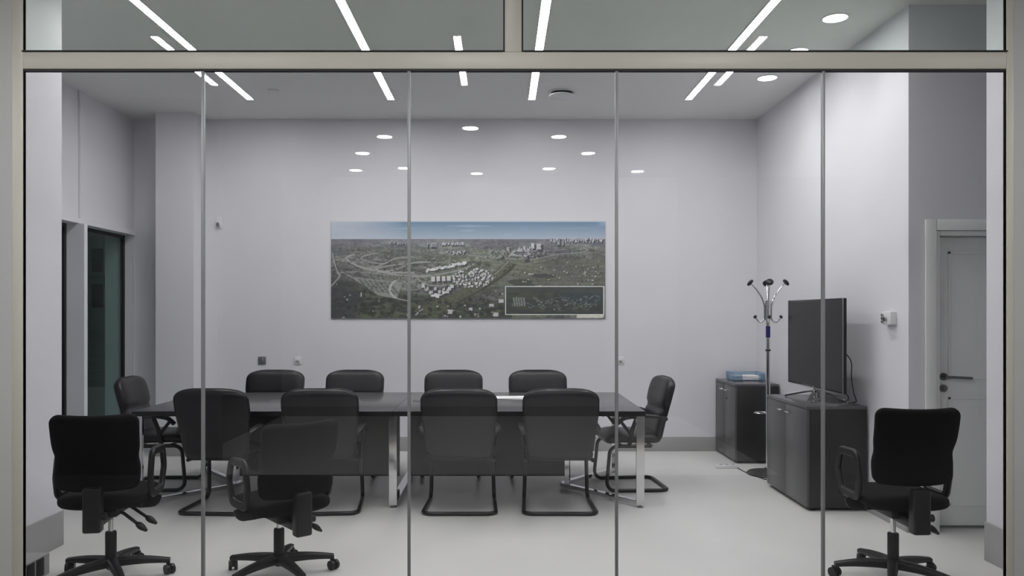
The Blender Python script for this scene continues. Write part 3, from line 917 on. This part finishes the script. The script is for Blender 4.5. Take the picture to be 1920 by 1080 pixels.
# ------------------------------------------------------------------ landscape print
def paint(W, H):
    rng = np.random.default_rng(7)
    yy, xx = np.mgrid[0:H, 0:W]
    u = xx / (W - 1); v = 1 - yy / (H - 1)        # v: 0 bottom .. 1 top ; returned top row first
    y = 1 - v                                     # 0 top .. 1 bottom
    def noise(sx, sy):
        a = rng.random((sy + 2, sx + 2))
        fx, fy = u * sx, y * sy
        ix, iy = fx.astype(int), fy.astype(int)
        tx, ty = fx - ix, fy - iy
        tx = tx * tx * (3 - 2 * tx); ty = ty * ty * (3 - 2 * ty)
        return (a[iy, ix] * (1 - tx) + a[iy, ix + 1] * tx) * (1 - ty) + (a[iy + 1, ix] * (1 - tx) + a[iy + 1, ix + 1] * tx) * ty
    img = np.zeros((H, W, 3))
    def put(mask, c, k=1.):
        m = (np.clip(mask, 0, 1) * k)[..., None]
        img[:] = img * (1 - m) + np.array(c, float) * m
    hz = .185
    # sky
    t = np.clip(y / .19, 0, 1)
    sky = np.stack([98 + t * 62, 126 + t * 44, 152 + t * 30], -1)
    img[:] = sky
    cl = np.clip(1 - u / .26, 0, 1) ** .6
    put(cl * (.65 + .5 * noise(10, 12)), (176, 181, 190))
    put(np.clip((noise(14, 40) - .7) * 4, 0, 1) * (y < .15), (170, 182, 196), .5)
    # land
    n1, n2, n3, n4 = noise(8, 10), noise(30, 40), noise(90, 70), noise(200, 90)
    land = y > hz
    dpt = np.clip((y - hz) / (1 - hz), 0, 1)
    base = np.stack([93 - 14 * dpt, 93 - 11 * dpt, 92 - 15 * dpt], -1)
    tex = (n1 - .5) * 26 + (n2 - .5) * 30 + (n3 - .5) * 34 + (n4 - .5) * 22
    base = base + tex[..., None]
    img[:] = np.where(land[..., None], base, img)
    haze = land * np.exp(-((y - hz - .02) / .08) ** 2)
    put(land * (noise(7, 26) > .58) * (y < .36), (72, 73, 80), .5)
    # patchwork of fields with darker hedges between them
    sx, sy = rng.random(70), hz + (1 - hz) * rng.random(70) ** 1.6
    sc = 1.0 + 2.2 * (1 - dpt)
    dd = np.stack([((u - a) * 2.8) ** 2 + ((y - b) * sc * 1.5) ** 2 for a, b in zip(sx, sy)], 0)
    near = dd.argmin(0); ds = np.sort(dd, 0)
    shade = rng.random(70)[near]
    img[:] = np.where(land[..., None], img + ((shade - .5) * 26)[..., None] + np.stack([(shade - .5) * 2, (shade - .5) * 10, -(shade - .5) * 8], -1), img)
    put(land * (np.sqrt(ds[1]) - np.sqrt(ds[0]) < .006) * (n3 > .4), (58, 60, 56), .6)
    put(haze, (112, 112, 122), .55)
    # green meadow right
    gr = np.clip((u - .55) / .1, 0, 1) * np.clip((y - .36) / .06, 0, 1) * np.clip(1.05 - np.abs(y - .55) * 1.6, 0, 1)
    put(gr, (95, 97, 86), .55)
    put(gr * np.clip((n2 - .55) * 5, 0, 1), (74, 77, 64), .6)
    put(gr * np.clip((noise(12, 60) - .55) * 5, 0, 1), (112, 113, 102), .5)
    put(gr * np.clip((n4 - .68) * 8, 0, 1), (60, 62, 52), .6)
    # dark woods at bottom and left
    wd = np.clip((y - (.58 + .42 * np.clip((u - .05) / .45, 0, 1) ** .8 * .55)) / .06, 0, 1) * (u < .66)
    put(wd, (52, 55, 50), .85)
    put(wd * np.clip((n3 - .5) * 4, 0, 1), (34, 36, 36), .8)
    put(wd * np.clip((n2 - .6) * 5, 0, 1), (82, 86, 66), .7)
    put(np.clip((.12 - u) / .04, 0, 1) * np.clip((y - .62) / .05, 0, 1), (50, 50, 56), .7)
    # tree belt running from mid bottom up to the centre right
    cxb = .655 - .30 * np.clip((y - .42) / .5, 0, 1) ** 1.35
    belt = np.exp(-((u - cxb) / (.018 + .05 * np.clip((y - .4) / .5, 0, 1))) ** 4) * (y > .42) * (y < .93)
    put(belt, (86, 88, 74), .8)
    put(belt * (n4 > .5), (60, 64, 50), .7)
    cxe = cxb + .016 + .03 * np.clip((y - .4) / .5, 0, 1)
    put(np.exp(-((u - cxe) / .006) ** 2) * (y > .44) * (y < .85), (36, 38, 36), .7)
    # ponds
    for (a, b, c, d_) in ((.69, .625, .045, .03), (.775, .565, .045, .022), (.71, .665, .05, .022)):
        put((((u - a) / c) ** 2 + ((y - b) / d_) ** 2) < 1, (58, 60, 58))
    # roads
    def road(pts, wdt, c, k=.9):
        p = np.array(pts, float)
        m = np.zeros((H, W))
        for i in range(len(p) - 1):
            p0, p1, p2, p3 = p[max(i - 1, 0)], p[i], p[i + 1], p[min(i + 2, len(p) - 1)]
            for q in np.linspace(0, 1, 26):
                c_ = .5 * (2 * p1 + (p2 - p0) * q + (2 * p0 - 5 * p1 + 4 * p2 - p3) * q * q + (3 * p1 - p0 - 3 * p2 + p3) * q ** 3)
                X, Y = c_[0] * (W - 1), c_[1] * (H - 1)
                r = wdt * (.5 + c_[1]) 
                x0, x1 = int(max(0, X - r - 3)), int(min(W, X + r + 4)); y0, y1 = int(max(0, Y - r - 3)), int(min(H, Y + r + 4))
                if x1 <= x0 or y1 <= y0: continue
                gy, gx_ = np.mgrid[y0:y1, x0:x1]
                m[y0:y1, x0:x1] = np.maximum(m[y0:y1, x0:x1], np.clip(r + .5 - np.hypot(gx_ - X, (gy - Y)), 0, 1))
        put(m, c, k)
    rc = (138, 137, 138)
    road([(.085, .34), (.055, .38), (.09, .45), (.15, .50), (.22, .525), (.30, .53)], 2.6, rc)
    road([(.17, .33), (.13, .35), (.11, .385), (.16, .43), (.20, .435)], 1.5, rc)
    road([(.36, .42), (.30, .43), (.22, .455), (.17, .485), (.18, .52), (.26, .555), (.36, .56), (.47, .50), (.52, .44)], 1.8, rc)
    road([(.30, .37), (.24, .38), (.20, .43), (.165, .47), (.165, .50)], 1.7, rc)
    road([(.17, .515), (.23, .50), (.30, .43), (.35, .42)], 1.7, rc)
    road([(.005, .33), (.012, .43), (.025, .53), (.03, .57), (.0, .67)], 1.5, (150, 150, 150))
    road([(.03, .53), (.10, .52), (.20, .55), (.30, .565)], .9, (150, 150, 146))
    road([(.06, .55), (.10, .62), (.16, .72), (.22, .78), (.28, .82)], 1.3, (140, 138, 136))
    road([(.30, .52), (.32, .60), (.36, .66), (.43, .66), (.50, .64), (.58, .58), (.645, .42)], 1.3, (134, 133, 132))
    road([(.265, .70), (.32, .70), (.345, .62)], .9, (134, 133, 132))
    road([(.50, .35), (.58, .37), (.66, .385), (.74, .39), (.83, .34), (.90, .325), (.935, .30), (.92, .275)], 1.2, (146, 146, 144))
    road([(.62, .33), (.70, .30), (.80, .30), (.86, .29)], .9, (140, 140, 142))
    road([(.655, .42), (.70, .44), (.78, .41)], .7, (138, 140, 132))
    road([(.54, .52), (.60, .58)], .9, (130, 130, 128))
    # car park
    def poly(pts, c, k=1.):
        m = np.ones((H, W), bool)
        n = len(pts)
        for i in range(n):
            (x0, y0), (x1, y1) = pts[i], pts[(i + 1) % n]
            m &= ((x1 - x0) * (y - y0) - (y1 - y0) * (u - x0)) >= 0
        put(m, c, k)
        return m
    poly([(.075, .575), (.26, .63), (.24, .80), (.17, .76)], (118, 120, 116))
    for i in range(7):
        for j in range(9):
            a = .105 + i * .018 + j * .004; b = .60 + j * .014 + i * .006
            put((np.abs(u - a) < .006) & (np.abs(y - b) < .004), (60, 62, 64))
    put((np.abs(np.hypot((u - .275) / .06, (y - .70) / .12) - 1) < .07) & (u < .255) & (y > .61) & (y < .79), (165, 165, 162))
    # buildings: light box with a dark side
    def bld(a, b, w_, h_, c=(190, 190, 192)):
        put((np.abs(u - a - w_ * .5) < w_ * .6) & (np.abs(y - b - h_ * .35) < h_ * .6), (52, 52, 56), .9)
        put((np.abs(u - a) < w_ * .5) & (np.abs(y - b) < h_ * .5), c)
    # ring of small white houses
    for i in range(230):
        r, a = math.sqrt(rng.random()), rng.random() * 6.283
        X, Y = .517 + .073 * r * math.cos(a), .585 + .098 * r * math.sin(a)
        if abs((X - .50) - (Y - .57) * .25) < .006: continue
        bld(X, Y, .0055 + .002 * rng.random(), .014 + .006 * rng.random(), (150 + 60 * rng.random(),) * 3)
    for i in range(4): bld(.372 + i * .019, .595 - .002 * i, .013, .05, (186, 185, 184))
    for i in range(15):
        a = i / 14
        bld(.335 + .10 * a + .01 * rng.random(), .66 + .09 * math.sin(math.pi * a) + .02 * rng.random(), .012, .036, (180 + 20 * rng.random(),) * 3)
    for i in range(6): bld(.35 + .015 * i, .695 + .03 * (i % 2), .010, .03, (172, 172, 172))
    for i in range(34):
        a = i / 33
        bld(.35 + .14 * a, .50 - .085 * a + .02 * rng.random(), .008, .024, (170 + 40 * rng.random(),) * 3)
    # far city blocks
    for i in range(26): bld(.21 + .07 * rng.random(), .215 + .02 * rng.random(), .004, .022, (128, 130, 140))
    for i in range(12): bld(.345 + .04 * rng.random(), .245, .004, .045, (135, 138, 146))
    for i in range(24): bld(.405 + .08 * rng.random(), .228 + .01 * rng.random(), .0045, .026, (168, 170, 176))
    for i in range(22): bld(.42 + .07 * rng.random(), .31 + .03 * rng.random(), .008, .015, (158, 158, 164))
    for i in range(90): bld(.80 + .19 * rng.random() ** .8, .20 + .035 * rng.random() - .02, .0045, .022, (lambda g: (g, g + 1, g + 8))(145 + 45 * rng.random()))
    for i in range(26): bld(.68 + .09 * rng.random(), .27 + .035 * rng.random(), .006, .028, (165, 166, 172))
    for (a, b, w_, h_, c) in ((.735, .255, .012, .055, (182, 182, 186)), (.757, .26, .016, .06, (170, 170, 176)), (.708, .345, .014, .085, (98, 98, 104)), (.645, .29, .01, .045, (150, 150, 154)), (.617, .365, .012, .03, (118, 116, 112)), (.83, .225, .008, .04, (140, 142, 150)), (.845, .225, .006, .045, (140, 142, 150))):
        bld(a, b, w_, h_, c)
    put((np.abs(np.hypot((u - .69) / .03, (y - .33) / .028) - 1) < .25), (176, 176, 180), .8)
    for i in range(60): bld(.56 + .22 * rng.random(), .30 + .08 * rng.random(), .010 * rng.random() + .003, .008, (150, 150, 152))
    for i in range(26): bld(.70 + .28 * rng.random(), .45 + .22 * rng.random(), .006, .009, (172, 172, 160))
    bld(.728, .545, .02, .015, (175, 172, 160)); bld(.752, .67, .02, .014, (186, 182, 160))
    # village roofs at the bottom
    for i in range(30): bld(.27 + .36 * rng.random(), .86 + .12 * rng.random(), .007, .017, (130 + 50 * rng.random(),) * 3)
    for (a, b, w_, h_) in ((.435, .93, .020, .040), (.585, .87, .016, .036), (.62, .82, .018, .034), (.60, .96, .020, .04), (.11, .755, .005, .045), (.508, .905, .014, .03)): bld(a, b, w_, h_, (176, 175, 176))
    for i in range(60): put((((u - .05 - .6 * rng.random()) / .008) ** 2 + ((y - .80 - .18 * rng.random()) / .02) ** 2) < 1, (38, 40, 38), .7)
    for i in range(6): put((((u - .905 - .016 * i) / .010) ** 2 + ((y - .985 + .012 * (i % 2)) / .022) ** 2) < 1, (188, 188, 178))
    # inset map
    x0, x1, y0, y1 = .638, .993, .675, .955
    ins = (u > x0) & (u < x1) & (y > y0) & (y < y1)
    put(ins, (52, 57, 55))
    put(ins * np.clip((n2 - .45) * 4, 0, 1), (66, 72, 62), .7)
    put(ins * np.clip((noise(9, 9) - .55) * 4, 0, 1), (50, 62, 68), .7)
    put(ins * np.exp(-((y - y0) / .06) ** 2), (70, 76, 74), .5)
    for i in range(170):
        a, b = rng.random(), rng.random()
        X = x0 + .02 + (x1 - x0 - .04) * a; Y = y0 + .05 + (y1 - y0 - .09) * b
        if abs(b - (.75 - .55 * abs(a - .5))) > .3: continue
        put((np.abs(u - X) < .0035) & (np.abs(y - Y) < .006), (112, 122, 120), .6)
    for i in range(5): put((np.abs(u - (.668 + i * .009) - (y - .83) * .05) < .0028) & (np.abs(y - .83) < .045), (126, 132, 130), .8)
    road([(.66, .87), (.70, .84), (.76, .88), (.80, .80), (.86, .78)], .6, (104, 112, 108), .8)
    road([(.90, .86), (.94, .80), (.965, .76), (.98, .79), (.945, .88), (.93, .91), (.90, .87)], .5, (120, 128, 124), .8)
    road([(.83, .76), (.87, .83), (.90, .90)], .5, (98, 108, 104), .8)
    fr = (u > x0 - .003) & (u < x1 + .003) & (y > y0 - .009) & (y < y1 + .009) & ~ins
    put(fr, (202, 204, 202))
    e = (u < .0012) | (u > .9988) | (y > .994)
    put(e, (70, 70, 74), .6)
    put(y < .010, (178, 184, 192), .8)
    # scattered trees, roofs and light tracks
    for i in range(520):
        a, b = rng.random(), hz + .05 + (.95 - hz) * rng.random()
        if x0 - .01 < a and b > y0 - .02: continue
        r = .0015 + .004 * b * rng.random()
        put((((u - a) / r) ** 2 + ((y - b) / (r * 2.4)) ** 2) < 1, (44, 46, 42) if rng.random() < .86 else (140, 140, 138), .75)
    # fine grain
    img[:] = np.where((land & ~ins & (img.mean(-1) < 140))[..., None], img * 1.05 + 5, img)
    img[:] += ((n4 - .5) * 9 * land)[..., None]
    return np.clip(img, 0, 255)
PW, PH = 720, 258
img = paint(PW, PH)
px0, px1 = (621 - CX) / F * YB, (1135 - CX) / F * YB
pz1, pz0 = CH - (414.5 - CY) / F * YB, CH - (597.5 - CY) / F * YB
t = empty('landscape_print', ((px0 + px1) / 2, YB - .004, (pz0 + pz1) / 2)); tag(t, 'wide aerial landscape print on the back wall', 'picture')
hw, hh = (px1 - px0) / 2, (pz1 - pz0) / 2
link('backing_board', boxm(-hw, hw, -.012, 0, -hh, hh, bev=.001), M['white'], t)
gx_, gz_ = np.meshgrid(np.linspace(-hw + .002, hw - .002, PW), np.linspace(hh - .002, -hh + .002, PH))
co = np.stack([gx_, np.full_like(gx_, -.0135), gz_], -1).reshape(-1, 3)
idx = np.arange(PW * PH).reshape(PH, PW)
fc = np.stack([idx[:-1, :-1], idx[1:, :-1], idx[1:, 1:], idx[:-1, 1:]], -1).reshape(-1, 4)
me = bpy.data.meshes.new('print_sheet')
me.vertices.add(len(co)); me.vertices.foreach_set('co', co.ravel())
me.loops.add(fc.size); me.loops.foreach_set('vertex_index', fc.ravel().astype(np.int32))
me.polygons.add(len(fc)); me.polygons.foreach_set('loop_start', np.arange(0, fc.size, 4, dtype=np.int32))
me.update(calc_edges=True)
ca = me.color_attributes.new('ink', 'FLOAT_COLOR', 'POINT')
c = img.reshape(-1, 3) / 255
lin = np.where(c <= .04045, c / 12.92, ((c + .055) / 1.055) ** 2.4)
lin = np.clip(lin * 1.4, 0, .9)       # printed ink reflectance; the wall is lit at a little over half
ca.data.foreach_set('color', np.concatenate([lin, np.ones((len(lin), 1))], 1).astype(np.float32).ravel())
m = bpy.data.materials.new('printed_landscape'); m.use_nodes = True
nt = m.node_tree; at_ = nt.nodes.new('ShaderNodeAttribute'); at_.attribute_name = 'ink'
nt.links.new(at_.outputs['Color'], nt.nodes['Principled BSDF'].inputs['Base Color'])
nt.nodes['Principled BSDF'].inputs['Roughness'].default_value = .55
me.materials.append(m)
o = bpy.data.objects.new('print_sheet', me); COL.objects.link(o); o.parent = t

# ------------------------------------------------------------------ night street outside the left windows
M['street'] = pbr('wet_asphalt', (.16, .17, .165), .5, var=.3, scale=1.2)
M['facade'] = pbr('grey_render_facade', (.42, .46, .44), .8, var=.1, scale=.8)
M['facade_win'] = pbr('dark_facade_window', (.03, .035, .035), .2, var=.2)
struct('floor_street', boxm(-80, XL - .3, 0, 95, -.35, -.15), M['street'], 'dark street outside the windows', 'street')
struct('floor_pavement', boxm(-20, XL - 1.2, 10, 17, -.15, -.10), M['lobby_floor'], 'pale pavement outside the windows', 'pavement')
t = empty('apartment_block', (-37, 70, -.15)); tag(t, 'dim grey building seen through the dark windows', 'building')
link('wall', boxm(-10, 10, 0, 8, 0, 14), M['facade'], t, smooth=False)
for i in range(10):
    for j in range(3):
        if (i * 3 + j) % 7 == 3: continue
        link('window', boxm(-9.2 + i * 1.9, -8.2 + i * 1.9, -.06, .02, 2.2 + j * 3.2, 4.3 + j * 3.2, bev=.02), M['facade_win'], t)
link('ledge', boxm(-10, 10, -.25, 0, 5.0, 5.15), M['facade'], t, smooth=False)
